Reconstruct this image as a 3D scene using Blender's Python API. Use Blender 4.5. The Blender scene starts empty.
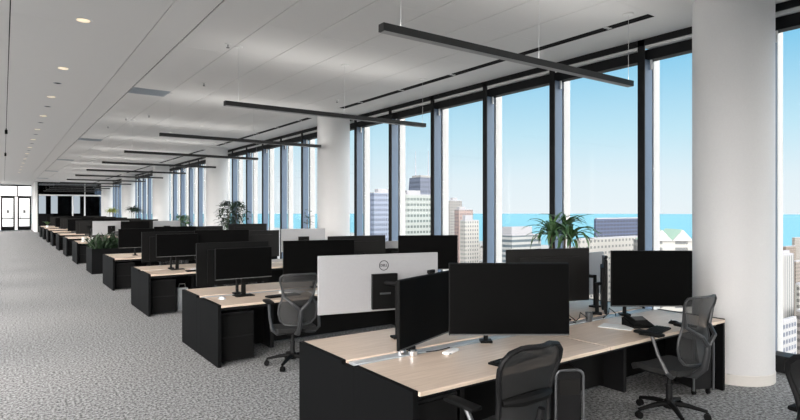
import bpy, bmesh, math, random
from mathutils import Vector, Matrix
R = math.radians
rnd = random.Random(7)
S = bpy.context.scene
COL = S.collection

# ------------------------------------------------------------------ camera, sky, sun, exposure
HC = 1.83
YAW = 35.4
FPX = 558.0
cd = bpy.data.cameras.new('camera'); cam = bpy.data.objects.new('camera', cd); COL.objects.link(cam)
cam.location = (0, 0, HC); cam.rotation_euler = (R(90), 0, R(-YAW))
cd.sensor_width = 36; cd.lens = FPX / 800 * 36; cd.clip_start = .05; cd.clip_end = 60000
S.camera = cam

w = bpy.data.worlds.new('sky'); S.world = w; w.use_nodes = True
nt = w.node_tree; nt.nodes.clear()
tc = nt.nodes.new('ShaderNodeTexCoord'); sp = nt.nodes.new('ShaderNodeSeparateXYZ')
rp = nt.nodes.new('ShaderNodeValToRGB'); bg = nt.nodes.new('ShaderNodeBackground'); ow = nt.nodes.new('ShaderNodeOutputWorld')
nt.links.new(tc.outputs['Generated'], sp.inputs[0]); nt.links.new(sp.outputs['Z'], rp.inputs[0])
nt.links.new(rp.outputs[0], bg.inputs[0]); nt.links.new(bg.outputs[0], ow.inputs[0])
cr = rp.color_ramp
cr.elements[0].position = 0.0; cr.elements[0].color = (.88, .94, .98, 1)
cr.elements[1].position = 1.0; cr.elements[1].color = (.10, .36, .72, 1)
for p, c in ((.05, (.82, .92, .98, 1)), (.13, (.58, .84, .97, 1)), (.25, (.27, .64, .90, 1)), (.36, (.19, .55, .87, 1))):
    e = cr.elements.new(p); e.color = c
# sky brightened behind the camera, out of view, as added fill for the room
SKY_FILL = 15.5
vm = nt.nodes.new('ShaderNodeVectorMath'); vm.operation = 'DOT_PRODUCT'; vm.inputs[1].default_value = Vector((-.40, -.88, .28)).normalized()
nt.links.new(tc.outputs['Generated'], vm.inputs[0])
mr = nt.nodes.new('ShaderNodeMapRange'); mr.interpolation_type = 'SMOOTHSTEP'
mr.inputs[1].default_value = .05; mr.inputs[2].default_value = .9; mr.inputs[3].default_value = 1.0; mr.inputs[4].default_value = SKY_FILL
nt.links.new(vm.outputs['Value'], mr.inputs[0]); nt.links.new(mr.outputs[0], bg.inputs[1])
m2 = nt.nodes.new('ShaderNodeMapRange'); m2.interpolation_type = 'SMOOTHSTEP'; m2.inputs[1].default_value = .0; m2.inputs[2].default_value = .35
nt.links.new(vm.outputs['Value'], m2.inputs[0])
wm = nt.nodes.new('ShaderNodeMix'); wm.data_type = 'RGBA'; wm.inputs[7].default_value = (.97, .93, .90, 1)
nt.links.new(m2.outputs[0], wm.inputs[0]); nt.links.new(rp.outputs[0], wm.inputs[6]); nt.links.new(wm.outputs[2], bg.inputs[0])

sd = bpy.data.lights.new('sun', 'SUN'); sun = bpy.data.objects.new('sun', sd); COL.objects.link(sun)
sd.energy = 3.0; sd.angle = R(.6); sd.color = (1, .95, .88)
sun.rotation_euler = Vector((.12, .74, -.66)).to_track_quat('-Z', 'Y').to_euler()

vs = S.view_settings
vs.view_transform = 'Standard'; vs.look = 'None'; vs.exposure = 0.0; vs.gamma = 1; vs.use_curve_mapping = False
CEILING_FILL_W = 8.0
DOWNLIGHT_W = 25.0

# ------------------------------------------------------------------ helpers
SN, CN = math.sin(R(YAW)), math.cos(R(YAW))
def at(u, v, depth):
    d = (u - 400) / FPX; e = (210 - v) / FPX
    return Vector((depth * (SN + d * CN), depth * (CN - d * SN), HC + e * depth))

def mat(name, col, rough=.5, metal=0., spec=.5, bump=0., bscale=60., vary=0., vscale=8.):
    m = bpy.data.materials.new(name); m.use_nodes = True
    t = m.node_tree; b = t.nodes['Principled BSDF']
    b.inputs['Base Color'].default_value = (*col, 1); b.inputs['Roughness'].default_value = rough
    b.inputs['Metallic'].default_value = metal; b.inputs['Specular IOR Level'].default_value = spec
    c = t.nodes.new('ShaderNodeTexCoord')
    n = t.nodes.new('ShaderNodeTexNoise'); n.inputs['Scale'].default_value = vscale if vary else bscale
    n.inputs['Detail'].default_value = 3
    t.links.new(c.outputs['Object'], n.inputs['Vector'])
    k = vary if vary else .04
    mx = t.nodes.new('ShaderNodeMix'); mx.data_type = 'RGBA'
    mx.inputs[6].default_value = (*[max(0, x * (1 - k)) for x in col], 1); mx.inputs[7].default_value = (*[min(1, x * (1 + k)) for x in col], 1)
    t.links.new(n.outputs['Fac'], mx.inputs[0]); t.links.new(mx.outputs[2], b.inputs['Base Color'])
    if bump:
        n2 = t.nodes.new('ShaderNodeTexNoise'); n2.inputs['Scale'].default_value = bscale
        t.links.new(c.outputs['Object'], n2.inputs['Vector'])
        bp = t.nodes.new('ShaderNodeBump'); bp.inputs['Strength'].default_value = bump; bp.inputs['Distance'].default_value = .01
        t.links.new(n2.outputs['Fac'], bp.inputs['Height']); t.links.new(bp.outputs[0], b.inputs['Normal'])
    return m

def emis(name, col, s):
    m = mat(name, col); b = m.node_tree.nodes['Principled BSDF']
    b.inputs['Emission Color'].default_value = (*col, 1); b.inputs['Emission Strength'].default_value = s
    return m

def glassmat(name, tint, gloss, rough=.02):
    m = bpy.data.materials.new(name); m.use_nodes = True; t = m.node_tree; t.nodes.clear()
    o = t.nodes.new('ShaderNodeOutputMaterial'); tr = t.nodes.new('ShaderNodeBsdfTransparent'); gl = t.nodes.new('ShaderNodeBsdfGlossy')
    tr.inputs[0].default_value = (*tint, 1); gl.inputs['Roughness'].default_value = rough
    lw = t.nodes.new('ShaderNodeLayerWeight'); lw.inputs[0].default_value = .25
    mu = t.nodes.new('ShaderNodeMath'); mu.operation = 'MULTIPLY'; mu.inputs[1].default_value = gloss
    t.links.new(lw.outputs['Facing'], mu.inputs[0])
    mx = t.nodes.new('ShaderNodeMixShader'); t.links.new(mu.outputs[0], mx.inputs[0])
    t.links.new(tr.outputs[0], mx.inputs[1]); t.links.new(gl.outputs[0], mx.inputs[2]); t.links.new(mx.outputs[0], o.inputs[0])
    return m

def meshmat(name, col, alpha):
    m = mat(name, col, .6); t = m.node_tree; b = t.nodes['Principled BSDF']
    b.inputs['Alpha'].default_value = alpha
    return m

def carpetmat():
    m = bpy.data.materials.new('grey_flecked_carpet'); m.use_nodes = True; t = m.node_tree; b = t.nodes['Principled BSDF']
    b.inputs['Roughness'].default_value = 1; b.inputs['Specular IOR Level'].default_value = .05
    c = t.nodes.new('ShaderNodeTexCoord')
    mp = t.nodes.new('ShaderNodeMapping'); mp.inputs['Scale'].default_value = (1, .75, 1); t.links.new(c.outputs['Object'], mp.inputs[0])
    n = t.nodes.new('ShaderNodeTexNoise'); n.inputs['Scale'].default_value = 42; n.inputs['Detail'].default_value = 5; n.inputs['Roughness'].default_value = .72
    t.links.new(mp.outputs[0], n.inputs['Vector'])
    r = t.nodes.new('ShaderNodeValToRGB'); e = r.color_ramp
    e.elements[0].position = .40; e.elements[0].color = (.085, .085, .085, 1); e.elements[1].position = .60; e.elements[1].color = (.40, .40, .40, 1)
    t.links.new(n.outputs['Fac'], r.inputs[0])
    v = t.nodes.new('ShaderNodeTexNoise'); v.inputs['Scale'].default_value = 1.6; v.inputs['Detail'].default_value = 2
    t.links.new(c.outputs['Object'], v.inputs['Vector'])
    mx = t.nodes.new('ShaderNodeMix'); mx.data_type = 'RGBA'; mx.blend_type = 'MULTIPLY'; mx.inputs[0].default_value = .25
    t.links.new(r.outputs[0], mx.inputs[6]); t.links.new(v.outputs['Color'], mx.inputs[7])
    t.links.new(r.outputs[0], b.inputs['Base Color'])
    bp = t.nodes.new('ShaderNodeBump'); bp.inputs['Strength'].default_value = .5; bp.inputs['Distance'].default_value = .006
    t.links.new(n.outputs['Fac'], bp.inputs['Height']); t.links.new(bp.outputs[0], b.inputs['Normal'])
    return m

def woodmat():
    m = bpy.data.materials.new('pale_maple'); m.use_nodes = True; t = m.node_tree; b = t.nodes['Principled BSDF']
    b.inputs['Roughness'].default_value = .38
    c = t.nodes.new('ShaderNodeTexCoord'); mp = t.nodes.new('ShaderNodeMapping'); mp.inputs['Scale'].default_value = (1.5, 28, 28)
    t.links.new(c.outputs['Object'], mp.inputs[0])
    n = t.nodes.new('ShaderNodeTexNoise'); n.inputs['Scale'].default_value = 2.2; n.inputs['Detail'].default_value = 6; n.inputs['Distortion'].default_value = .4
    t.links.new(mp.outputs[0], n.inputs['Vector'])
    r = t.nodes.new('ShaderNodeValToRGB'); e = r.color_ramp
    e.elements[0].position = .3; e.elements[0].color = (.60, .47, .37, 1); e.elements[1].position = .7; e.elements[1].color = (.74, .60, .49, 1)
    t.links.new(n.outputs['Fac'], r.inputs[0]); t.links.new(r.outputs[0], b.inputs['Base Color'])
    return m

def facade(name, wall, glass, floor_h=3.6, bay=3.0, fh=.55, fw=.6, wall2=None):
    m = bpy.data.materials.new(name); m.use_nodes = True; t = m.node_tree; b = t.nodes['Principled BSDF']
    b.inputs['Roughness'].default_value = .6
    g = t.nodes.new('ShaderNodeNewGeometry'); s = t.nodes.new('ShaderNodeSeparateXYZ'); t.links.new(g.outputs['Position'], s.inputs[0])
    def M(op, a, bb):
        n = t.nodes.new('ShaderNodeMath'); n.operation = op
        for i, x in enumerate((a, bb)):
            if hasattr(x, 'is_output'): t.links.new(x, n.inputs[i])
            else: n.inputs[i].default_value = x
        return n.outputs[0]
    h = M('FRACT', M('DIVIDE', M('ADD', s.outputs[0], s.outputs[1]), bay), 0)
    v = M('FRACT', M('DIVIDE', s.outputs[2], floor_h), 0)
    k = M('MULTIPLY', M('LESS_THAN', h, fw), M('LESS_THAN', v, fh))
    mx = t.nodes.new('ShaderNodeMix'); mx.data_type = 'RGBA'; t.links.new(k, mx.inputs[0])
    mx.inputs[6].default_value = (*[x * .185 for x in wall], 1); mx.inputs[7].default_value = (*[x * .095 for x in glass], 1)
    t.links.new(mx.outputs[2], b.inputs['Base Color'])
    return m

class MB:
    def __init__(s): s.bm = bmesh.new()
    def box(s, x0, y0, z0, x1, y1, z1, bev=0., rot=None, pivot=None):
        g = bmesh.ops.create_cube(s.bm, size=1)['verts']
        c = Vector(((x0 + x1) / 2, (y0 + y1) / 2, (z0 + z1) / 2)); d = (abs(x1 - x0), abs(y1 - y0), abs(z1 - z0))
        for v in g: v.co = Vector((v.co.x * d[0], v.co.y * d[1], v.co.z * d[2])) + c
        if rot is not None:
            p = Vector(pivot) if pivot else c
            for v in g: v.co = p + rot @ (v.co - p)
        if bev:
            es = list({e for v in g for e in v.link_edges})
            bmesh.ops.bevel(s.bm, geom=es, offset=bev, segments=2, affect='EDGES', profile=.5)
        return s
    def ring(s, c, a, b, r, n): return [s.bm.verts.new(c + a * (r * math.cos(2 * math.pi * i / n)) + b * (r * math.sin(2 * math.pi * i / n))) for i in range(n)]
    def tube(s, pts, r, n=8, closed=False, sq=1.):
        pts = [Vector(p) for p in pts]; rs = r if isinstance(r, (list, tuple)) else [r] * len(pts); rings = []
        N = len(pts); up = None
        for i, p in enumerate(pts):
            if closed: d = pts[(i + 1) % N] - pts[i - 1]
            else: d = pts[min(i + 1, N - 1)] - pts[max(i - 1, 0)]
            d.normalize()
            if up is None:
                up = Vector((0, 0, 1)) if abs(d.z) < .9 else Vector((1, 0, 0))
            a = up.cross(d)
            if a.length < 1e-4: a = Vector((1, 0, 0)).cross(d)
            a.normalize(); b = d.cross(a); up = b
            rings.append(s.ring(p, a, b * sq, rs[i], n))
        rng = range(N if closed else N - 1)
        for i in rng:
            A, B = rings[i], rings[(i + 1) % N]
            for j in range(n): s.bm.faces.new((A[j], A[(j + 1) % n], B[(j + 1) % n], B[j]))
        if not closed:
            s.bm.faces.new(rings[0][::-1]); s.bm.faces.new(rings[-1])
        return s
    def lathe(s, prof, c=(0, 0, 0), n=24, cap=True):
        c = Vector(c); X, Y = Vector((1, 0, 0)), Vector((0, 1, 0))
        rr = [s.ring(c + Vector((0, 0, z)), X, Y, max(r, 1e-4), n) for r, z in prof]
        for A, B in zip(rr, rr[1:]):
            for j in range(n): s.bm.faces.new((A[j], A[(j + 1) % n], B[(j + 1) % n], B[j]))
        if cap: s.bm.faces.new(rr[0][::-1]); s.bm.faces.new(rr[-1])
        return s
    def ell(s, c, rx, ry, rz, u=14, v=8):
        g = bmesh.ops.create_uvsphere(s.bm, u_segments=u, v_segments=v, radius=1)['verts']
        for q in g: q.co = Vector((q.co.x * rx, q.co.y * ry, q.co.z * rz)) + Vector(c)
        return s
    def sheet(s, rows, th=0., dirn=(0, 1, 0)):
        V = [[s.bm.verts.new(p) for p in r] for r in rows]
        fs = []
        for A, B in zip(V, V[1:]):
            for j in range(len(A) - 1): fs.append(s.bm.faces.new((A[j], A[j + 1], B[j + 1], B[j])))
        if th:
            bmesh.ops.recalc_face_normals(s.bm, faces=fs)
            bmesh.ops.solidify(s.bm, geom=fs, thickness=th)
        return s
    def prism(s, pts, dv):
        a = [s.bm.verts.new(p) for p in pts]; b = [s.bm.verts.new(Vector(p) + Vector(dv)) for p in pts]
        s.bm.faces.new(a); s.bm.faces.new(b[::-1]); n = len(a)
        for i in range(n): s.bm.faces.new((a[i], b[i], b[(i + 1) % n], a[(i + 1) % n]))
        return s
    def build(s, name, m, parent=None, smooth=False):
        bmesh.ops.recalc_face_normals(s.bm, faces=s.bm.faces[:])
        me = bpy.data.meshes.new(name); s.bm.to_mesh(me); s.bm.free()
        if smooth:
            for p in me.polygons: p.use_smooth = True
            try: me.set_sharp_from_angle(angle=R(35))
            except Exception: pass
        me.materials.append(m)
        o = bpy.data.objects.new(name, me); COL.objects.link(o)
        if parent: o.parent = parent
        return o

def tag(o, label=None, cat=None, group=None, kind=None):
    if label: o['label'] = label
    if cat: o['category'] = cat
    if group: o['group'] = group
    if kind: o['kind'] = kind
    return o
def thing(name, label, cat, loc=(0, 0, 0), rz=0, group=None):
    o = bpy.data.objects.new(name, None); COL.objects.link(o); o.empty_display_size = .1
    o.location = loc; o.rotation_euler = (0, 0, rz)
    return tag(o, label, cat, group)
def struct(mb, name, m, parent=None, smooth=False):
    o = mb.build(name, m, parent, smooth)
    if not parent: o['kind'] = 'structure'
    return o
def dup(root, loc, rz, label, group=None):
    c = root.copy(); COL.objects.link(c); c.location = loc; c.rotation_euler = (0, 0, rz); c['label'] = label
    if group: c['group'] = group
    for ch in list(root.children):
        k = ch.copy(); COL.objects.link(k); k.parent = c
        for g in list(ch.children):
            q = g.copy(); COL.objects.link(q); q.parent = k
    return c
def lettering(txt, size, m, parent, loc, rot, name='lettering'):
    cu = bpy.data.curves.new(name, 'FONT'); cu.body = txt; cu.size = size; cu.extrude = .0008; cu.align_x = 'CENTER'; cu.align_y = 'CENTER'; cu.offset = size * .02
    t = bpy.data.objects.new(name, cu); COL.objects.link(t)
    bpy.context.view_layer.update()
    me = bpy.data.meshes.new_from_object(t.evaluated_get(bpy.context.evaluated_depsgraph_get()))
    bpy.data.objects.remove(t); me.materials.clear(); me.materials.append(m)
    o = bpy.data.objects.new(name, me); COL.objects.link(o); o.parent = parent; o.location = loc; o.rotation_euler = rot
    return o

ORD = ['first', 'second', 'third', 'fourth', 'fifth', 'sixth', 'seventh', 'eighth', 'ninth', 'tenth', 'eleventh', 'twelfth', 'thirteenth']

# ------------------------------------------------------------------ materials
M_carpet = carpetmat(); M_wood = woodmat()
M_ceil = mat('ceiling_white', (.70, .695, .685), .85, bump=.1, bscale=120)
M_soffit = mat('perimeter_soffit_white', (.70, .70, .69), .8)
M_black = mat('matte_black', (.006, .006, .006), .7, spec=.1)
M_void = mat('dark_void', (.02, .02, .02), 1)
M_white = mat('white_paint', (.74, .74, .73), .6)
M_colw = mat('column_white', (.66, .655, .65), .55)
M_skirt = mat('skirting_offwhite', (.66, .63, .59), .5)
M_mull = mat('bronze_mullion', (.014, .014, .0145), .5, spec=.12)
M_mull_lit = mat('mullion_sky_lit', (.065, .105, .165), .5)  # sky reflection on the mullion's side put into its blue colour
M_fin = mat('white_outer_fin', (.36, .36, .36), .6)
M_glass = glassmat('window_glass', (.97, .985, .985), .10)
M_dglass = glassmat('dark_glass', (.72, .74, .76), .35)
M_char = mat('charcoal_laminate', (.005, .0052, .0055), .6, spec=.05)
M_blk2 = mat('black_metal', (.008, .008, .0085), .5, spec=.2)
M_tray = mat('light_grey_metal', (.52, .54, .56), .4, .3)
M_screen = mat('dark_screen', (.002, .002, .002), .5, spec=.05)
M_plastic = mat('black_plastic', (.006, .006, .006), .5, spec=.1)
M_silver = mat('silver_plastic', (.41, .41, .42), .38, .25)
M_dgrey = mat('dark_grey_plastic', (.012, .0115, .011), .5, spec=.15)
M_bezel = mat('grey_bezel', (.09, .09, .09), .4)
M_chrome = mat('chrome', (.75, .76, .78), .15, 1)
M_alu = mat('grey_metal', (.12, .125, .13), .38, .6)
M_mesh = meshmat('grey_chair_mesh', (.022, .022, .022), .82)
M_meshb = meshmat('black_chair_mesh', (.010, .010, .010), .93)
M_frame = mat('grey_chair_frame', (.03, .031, .033), .4)
M_seat = mat('black_seat_fabric', (.012, .012, .012), .9, bump=.3, bscale=200)
M_leaf = mat('green_leaf', (.06, .13, .045), .5, vary=.5, vscale=5)
M_leafd = mat('dark_leaf', (.018, .04, .016), .5, vary=.5, vscale=5)
M_leafy = mat('yellow_green_leaf', (.30, .36, .06), .5, vary=.4, vscale=5)
M_stem = mat('brown_stem', (.12, .08, .05), .8)
M_soil = mat('soil', (.03, .02, .015), 1)
M_pot = mat('pot_grey', (.10, .10, .10), .6)
M_paper = mat('white_paper', (.82, .82, .81), .7)
M_vent = mat('vent_grey', (.34, .38, .42), .5)
M_lens = emis('warm_lens', (1, .80, .56), .85)
M_diff = mat('pendant_diffuser', (.36, .36, .36), .6)
M_pend = mat('pendant_black', (.014, .014, .014), .5)
M_wire = mat('suspension_wire', (.55, .55, .55), .5)

# ------------------------------------------------------------------ shell
ZC = 4.16
Y0, Y1, YP = -7.0, 62.0, 55.0
XL, XW = -1.6, 7.12
CX, CY0, BAY, CR = 6.57, 2.90, 9.144, .395
MUL = BAY / 6
f = MB(); f.box(XL, Y0, -.1, 7.45, Y1, 0); struct(f, 'floor', M_carpet)

c = MB()
edges = [(XL, .058), (.07, 1.555), (1.565, 1.99), (2.012, 2.675), (2.685, 3.375), (3.385, 4.075), (4.085, 4.775), (4.785, 5.475), (5.485, 6.245)]
for i, (a, b) in enumerate(edges):
    step = MUL if i > 2 else 3.0
    y = Y0
    while y < YP:
        y2 = min(y + step, Y1)
        c.box(a, y + .0015, ZC, b, y2 - .0015, ZC + .02); y = y2
c.box(XL, YP, ZC - .02, 7.2, Y1, ZC + .02)
struct(c, 'ceiling', M_ceil)
c = MB(); c.box(XL - .2, Y0 - .2, ZC + .04, 7.45, Y1 + .2, ZC + .6)
o = struct(c, 'ceiling_void', M_void); o.name = 'ceiling_slab'
c = MB(); c.box(6.40, Y0, ZC, XW, YP, ZC + .02)
ys = [CY0 + BAY * k for k in range(-1, 7)]
for k in ys:
    c.box(6.245, k - .8, ZC, 6.40, k + .8, ZC + .02)
so = struct(c, 'trim_1', M_soffit); so['label'] = 'smooth white soffit strip along the windows'
# slot diffuser between columns
for k, (a, b) in enumerate(zip(ys[1:-1], ys[2:])):
    if a + .8 > YP: break
    t = thing('ceiling_slot_diffuser', 'long black ceiling slot running from the %s to the %s white column' % (ORD[k], ORD[k + 1]), 'air vent', (6.3225, (a + b) / 2, ZC), 0, 'black ceiling slots along the windows')
    L = (b - a) / 2 - .8
    if (a + b) / 2 + L > YP: L = YP - (a + b) / 2 - .05
    MB().box(-.075, -L, .012, .075, L, .028).build('slot_backing', M_black, t)
    MB().box(-.074, -L, .002, -.066, L, .012).box(.066, -L, .002, .074, L, .012).box(-.004, -L, .004, .004, L, .012).build('slot_rail', M_mull, t)
    y = -L + .6
    while y < L: MB().box(-.066, y - .03, .006, .066, y + .03, .0115).build('slot_bridge', M_soffit, t); y += MUL

m = MB(); m.box(XL - .15, Y0, 0, XL, 58, .3); m.box(XL - .15, Y0, ZC - .3, XL, 58, ZC + .04); m.box(XL, 58, 0, -.32, 58.2, ZC)
y = Y0
while y < 58.3: m.box(XL - .15, y - .35, .3, XL, y + .35, ZC - .3); y += 3.82  # openings between the piers added, out of view, to let sky light in
m.box(-.45, 58.2, 0, -.32, Y1, ZC)
struct(m, 'wall_left', M_white)
m = MB(); m.box(XL - .15, Y0 - .2, 0, 7.45, Y0, ZC + .04); struct(m, 'wall_back', M_white)

# ------------------------------------------------------------------ window wall (each pane bay a structure)
ym = [ .6056 * 7.1 + .02 + MUL * k for k in range(-8, 38)]
n = 0
for y in ym:
    if y > Y1 - .3: break
    n += 1
    b = MB()
    b.box(XW, y - .05, 0, XW + .02, y + .05, ZC)                      # dark inner face, the mullion's shade put into its colour
    yy = y + MUL
    b.box(XW, y - .05, ZC - .085, XW + .09, yy - .05, ZC + .02)
    b.box(XW + .10, y - .05, ZC - .27, XW + .24, yy - .05, ZC - .125)
    b.box(XW, y - .05, 0, XW + .23, yy - .05, .19)
    wf = struct(b, 'window_%d' % n, M_mull)
    MB().box(XW + .021, y - .048, 0, XW + .195, y + .048, ZC - .27).build('mullion', M_mull_lit, wf)
    MB().box(XW + .255, y - .035, .15, XW + .41, y + .035, ZC).build('outer_fin', M_fin, wf)
    MB().box(XW + .02, y + .05, ZC - .125, XW + .24, yy - .05, ZC - .087).build('shade_pocket_liner', M_soffit, wf)
    MB().box(XW + .12, y - .085, ZC - .40, XW + .14, y - .062, ZC - .27).build('shade_bracket', M_white, wf)
    MB().box(XW + .235, y + .04, .19, XW + .25, yy - .04, ZC - .2).build('glass', M_glass, wf)

# ------------------------------------------------------------------ columns
cols = [CY0 + BAY * k for k in range(-1, 6)]
for k, y in enumerate(cols):
    lab = 'big white round column standing right of the nearest desks' if k == 1 else ('white round column in the row behind the camera' if k == 0 else 'white round column, %s in the row counting from the nearest' % ORD[k - 1])
    if k == 0: continue
    t = thing('round_column', lab, 'column', (CX, y, 0), 0, 'white round columns along the windows')
    p = MB(); p.lathe([(CR, .11), (CR, ZC)], n=48, cap=False); p.build('shaft', M_colw, t, True)
    p = MB(); p.lathe([(CR + .006, 0), (CR + .006, .105), (CR, .11)], n=48, cap=False); p.build('base_skirting', M_skirt, t, True)

# ------------------------------------------------------------------ far end: doors and dark glazed partition
fw = MB()
fw.box(-.32, Y1, 3.05, 2.2, Y1 + .12, 3.13)                              # transom bar
fw.box(-.32, Y1, ZC - .15, 2.2, Y1 + .12, ZC)
fw.box(.98, Y1, 3.1, 1.08, Y1 + .12, ZC)
struct(fw, 'wall_far', M_mull)
for k, x0 in enumerate((-.2, 1.05)):
    d = MB(); x1 = x0 + 1.05
    d.box(x0, Y1, 0, x0 + .12, Y1 + .08, 3.05); d.box(x1 - .12, Y1, 0, x1, Y1 + .08, 3.05)
    d.box(x0 + .12, Y1, 0, x1 - .12, Y1 + .08, .32); d.box(x0 + .12, Y1, 2.9, x1 - .12, Y1 + .08, 3.05)
    dd = struct(d, 'door_%d' % (k + 1), M_mull)
    MB().box(x0 + .12, Y1 + .03, .32, x1 - .12, Y1 + .045, 2.9).build('glass', M_glass, dd)
    hx = x1 - .2 if k == 0 else x0 + .2
    MB().box(x0 + .12, Y1 - .06, 1.02, x1 - .12, Y1 - .02, 1.09).box(hx - .02, Y1 - .06, .95, hx + .02, Y1, 1.35).build('push_bar', M_mull, dd)
    MB().box((x0 + x1) / 2 - .09, Y1 + .02, 1.55, (x0 + x1) / 2 + .09, Y1 + .028, 1.83).build('notice', M_bezel, dd)
q = MB(); q.box(-6, Y1 + .12, -.1, 9, Y1 + 4.2, 0); struct(q, 'floor_backdrop', M_soffit)  # slab added with the bright backdrop wall beyond the doors
q = MB(); q.box(-6, Y1 + 4, 0, 2.2, Y1 + 4.2, 5.0); struct(q, 'wall_backdrop', M_fin)  # pale wall added to catch the sun and whiten the door glass
q = MB(); q.box(2.12, YP, 0, 2.3, Y1, ZC); struct(q, 'wall_side', M_white)
q = MB()
q.box(2.3, YP, ZC - .12, 7.1, YP + .1, ZC); q.box(2.3, YP, 0, 7.1, YP + .1, .08)
for x in (2.3, 6.98): q.box(x, YP, 0, x + .08, YP + .1, ZC)
pf = struct(q, 'wall_partition', M_mull)
q = MB(); q.box(2.38, YP - .02, 3.02, 6.98, YP + .04, 3.14)
for x in (4.82, 5.72): q.box(x - .05, YP - .02, 0, x + .05, YP + .04, 3.02)
q.box(5.70, YP - .02, 3.14, 5.76, YP + .04, ZC); q.build('rail', M_white, pf)
MB().box(2.38, YP + .05, .08, 6.98, YP + .065, ZC - .12).build('dark_glass', M_dglass, pf)
q = MB()
q.box(2.3, Y1, 0, 7.3, Y1 + .12, 1.5); q.box(2.3, Y1, 3.3, 7.3, Y1 + .12, ZC)
for a, b in ((2.3, 2.55), (3.25, 3.65), (4.2, 5.35), (6.05, 7.3)): q.box(a, Y1, 1.5, b, Y1 + .12, 3.3)
struct(q, 'wall_end', M_char)
q = MB(); q.box(5.8, YP + .3, 0, 6.9, YP + .4, 3.0); struct(q, 'door_3', M_black)

def cabinet(x, y, w_, d_, h_, lab):
    t = thing('storage_cabinet', lab, 'cabinet', (x, y, 0))
    MB().box(-w_ / 2, -d_ / 2, 0, w_ / 2, d_ / 2, h_, .004).build('body', M_char, t)
    for s in (-1, 1):
        dr = MB().box(s * w_ / 4 - w_ / 4 + .006, -d_ / 2 - .02, .06, s * w_ / 4 + w_ / 4 - .006, -d_ / 2, h_ - .01, .002).build('door', M_char, t)
        MB().box(-s * .04 + (-.01 if s > 0 else -.01) , -d_ / 2 - .04, h_ * .5, -s * .04 + .01, -d_ / 2 - .02, h_ * .62).build('handle', M_alu, dr)
cabinet(2.85, 54.3, 1.05, .5, 1.5, 'tall dark cabinet at the foot of the glazed partition, nearest the doors')
cabinet(4.0, 54.3, 1.05, .5, 1.35, 'dark cabinet at the foot of the glazed partition, further from the doors')

# ------------------------------------------------------------------ pendants
PX0, PX1, PZ = 2.53, 6.10, 3.30
def pendant():
    t = thing('pendant_light', '', 'pendant light', (0, 0, 0), 0, 'black linear pendant lights')
    L = (PX1 - PX0) / 2
    b = MB().box(-L, -.04, 0, L, .04, .065, .003).build('bar', M_pend, t)
    MB().box(-L + .015, -.033, -.004, L - .015, .033, 0).build('diffuser', M_diff, t)
    for x in (-L + .2, .15, L - .05):
        MB().tube([(x, 0, .065), (x, 0, ZC - PZ)], .0024, 6).build('suspension_wire', M_wire, t)
        MB().lathe([(.055, ZC - PZ - .018), (.06, ZC - PZ - .006), (.06, ZC - PZ)], (x, 0, 0), 16).build('ceiling_canopy', M_white, t)
    ld = bpy.data.lights.new('ceiling_fill', 'AREA'); ld.shape = 'RECTANGLE'; ld.size = 2 * L - .1; ld.size_y = .06; ld.energy = CEILING_FILL_W; ld.color = (1, .97, .93)  # area light added above the unlit bar to brighten the ceiling
    lo = bpy.data.objects.new('ceiling_fill', ld); COL.objects.link(lo); lo.parent = t; lo.location = (0, 0, .072); lo.rotation_euler = (R(180), 0, 0)
    return t
p0 = pendant()
for k in range(-2, 13):
    y = 3.83 + 3.99 * k; loc = ((PX0 + PX1) / 2, y, PZ)
    lab = 'black linear pendant light hanging over the desks, %s from the front' % ORD[k] if k >= 0 else 'black linear pendant light hanging behind the camera'
    if k == 0: p0.location = loc; p0['label'] = lab
    else: dup(p0, loc, 0, lab)

# downlights, sprinklers, vents
def downlight():
    t = thing('ceiling_downlight', '', 'ceiling light', (0, 0, 0), 0, 'lit ceiling downlights above the aisle')
    MB().lathe([(.075, -.004), (.105, -.004), (.105, 0), (.075, 0)], n=28, cap=False).build('trim_ring', M_soffit, t, True)
    MB().lathe([(.074, -.001), (.074, -.003)], n=28).build('lens', M_lens, t)
    ld = bpy.data.lights.new('downlight_lamp', 'SPOT'); ld.spot_size = R(120); ld.spot_blend = .6; ld.shadow_soft_size = .05; ld.energy = DOWNLIGHT_W; ld.color = (1, .86, .68)
    lo = bpy.data.objects.new('downlight_lamp', ld); COL.objects.link(lo); lo.parent = t; lo.location = (0, 0, -.02)
    return t
d0 = downlight()
for k in range(13):
    y = 7.84 + 2.84 * k; lab = 'round lit downlight in the ceiling over the aisle, %s from the front' % ORD[k]
    if k == 0: d0.location = (.80, y, ZC); d0['label'] = lab
    else: dup(d0, (.80, y, ZC), 0, lab)
def smallcan():
    t = thing('ceiling_speaker', '', 'ceiling speaker', (0, 0, 0), 0, 'dark recessed ceiling fittings between the downlights')
    MB().lathe([(.05, -.003), (.07, -.003), (.07, 0), (.05, 0)], n=20, cap=False).build('trim_ring', M_vent, t)
    MB().lathe([(.05, -.001), (.05, -.002)], n=20).build('grille', M_black, t)
    return t
s0 = smallcan()
for k in range(8):
    y = 12.0 + 2.84 * k; lab = 'small dark recessed ceiling fitting between downlights, %s from the front' % ORD[k]
    if k == 0: s0.location = (.81, y, ZC); s0['label'] = lab
    else: dup(s0, (.81, y, ZC), 0, lab)
def vent():
    t = thing('ceiling_vent', '', 'air vent', (0, 0, 0), 0, 'grey ceiling vents over the aisle edge')
    MB().box(-.34, -.3, -.006, .34, .3, .0).build('frame', M_vent, t)
    g = MB()
    for i in range(9): g.box(-.31, -.27 + i * .06, -.012, .31, -.24 + i * .06, -.006)
    g.build('louvre', M_vent, t)
    return t
v0 = vent()
for k in range(5):
    y = 11.85 + BAY * k; lab = 'square grey louvred vent in the ceiling, %s from the front' % ORD[k]
    if k == 0: v0.location = (2.345, y, ZC); v0['label'] = lab
    else: dup(v0, (2.345, y, ZC), 0, lab)
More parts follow.
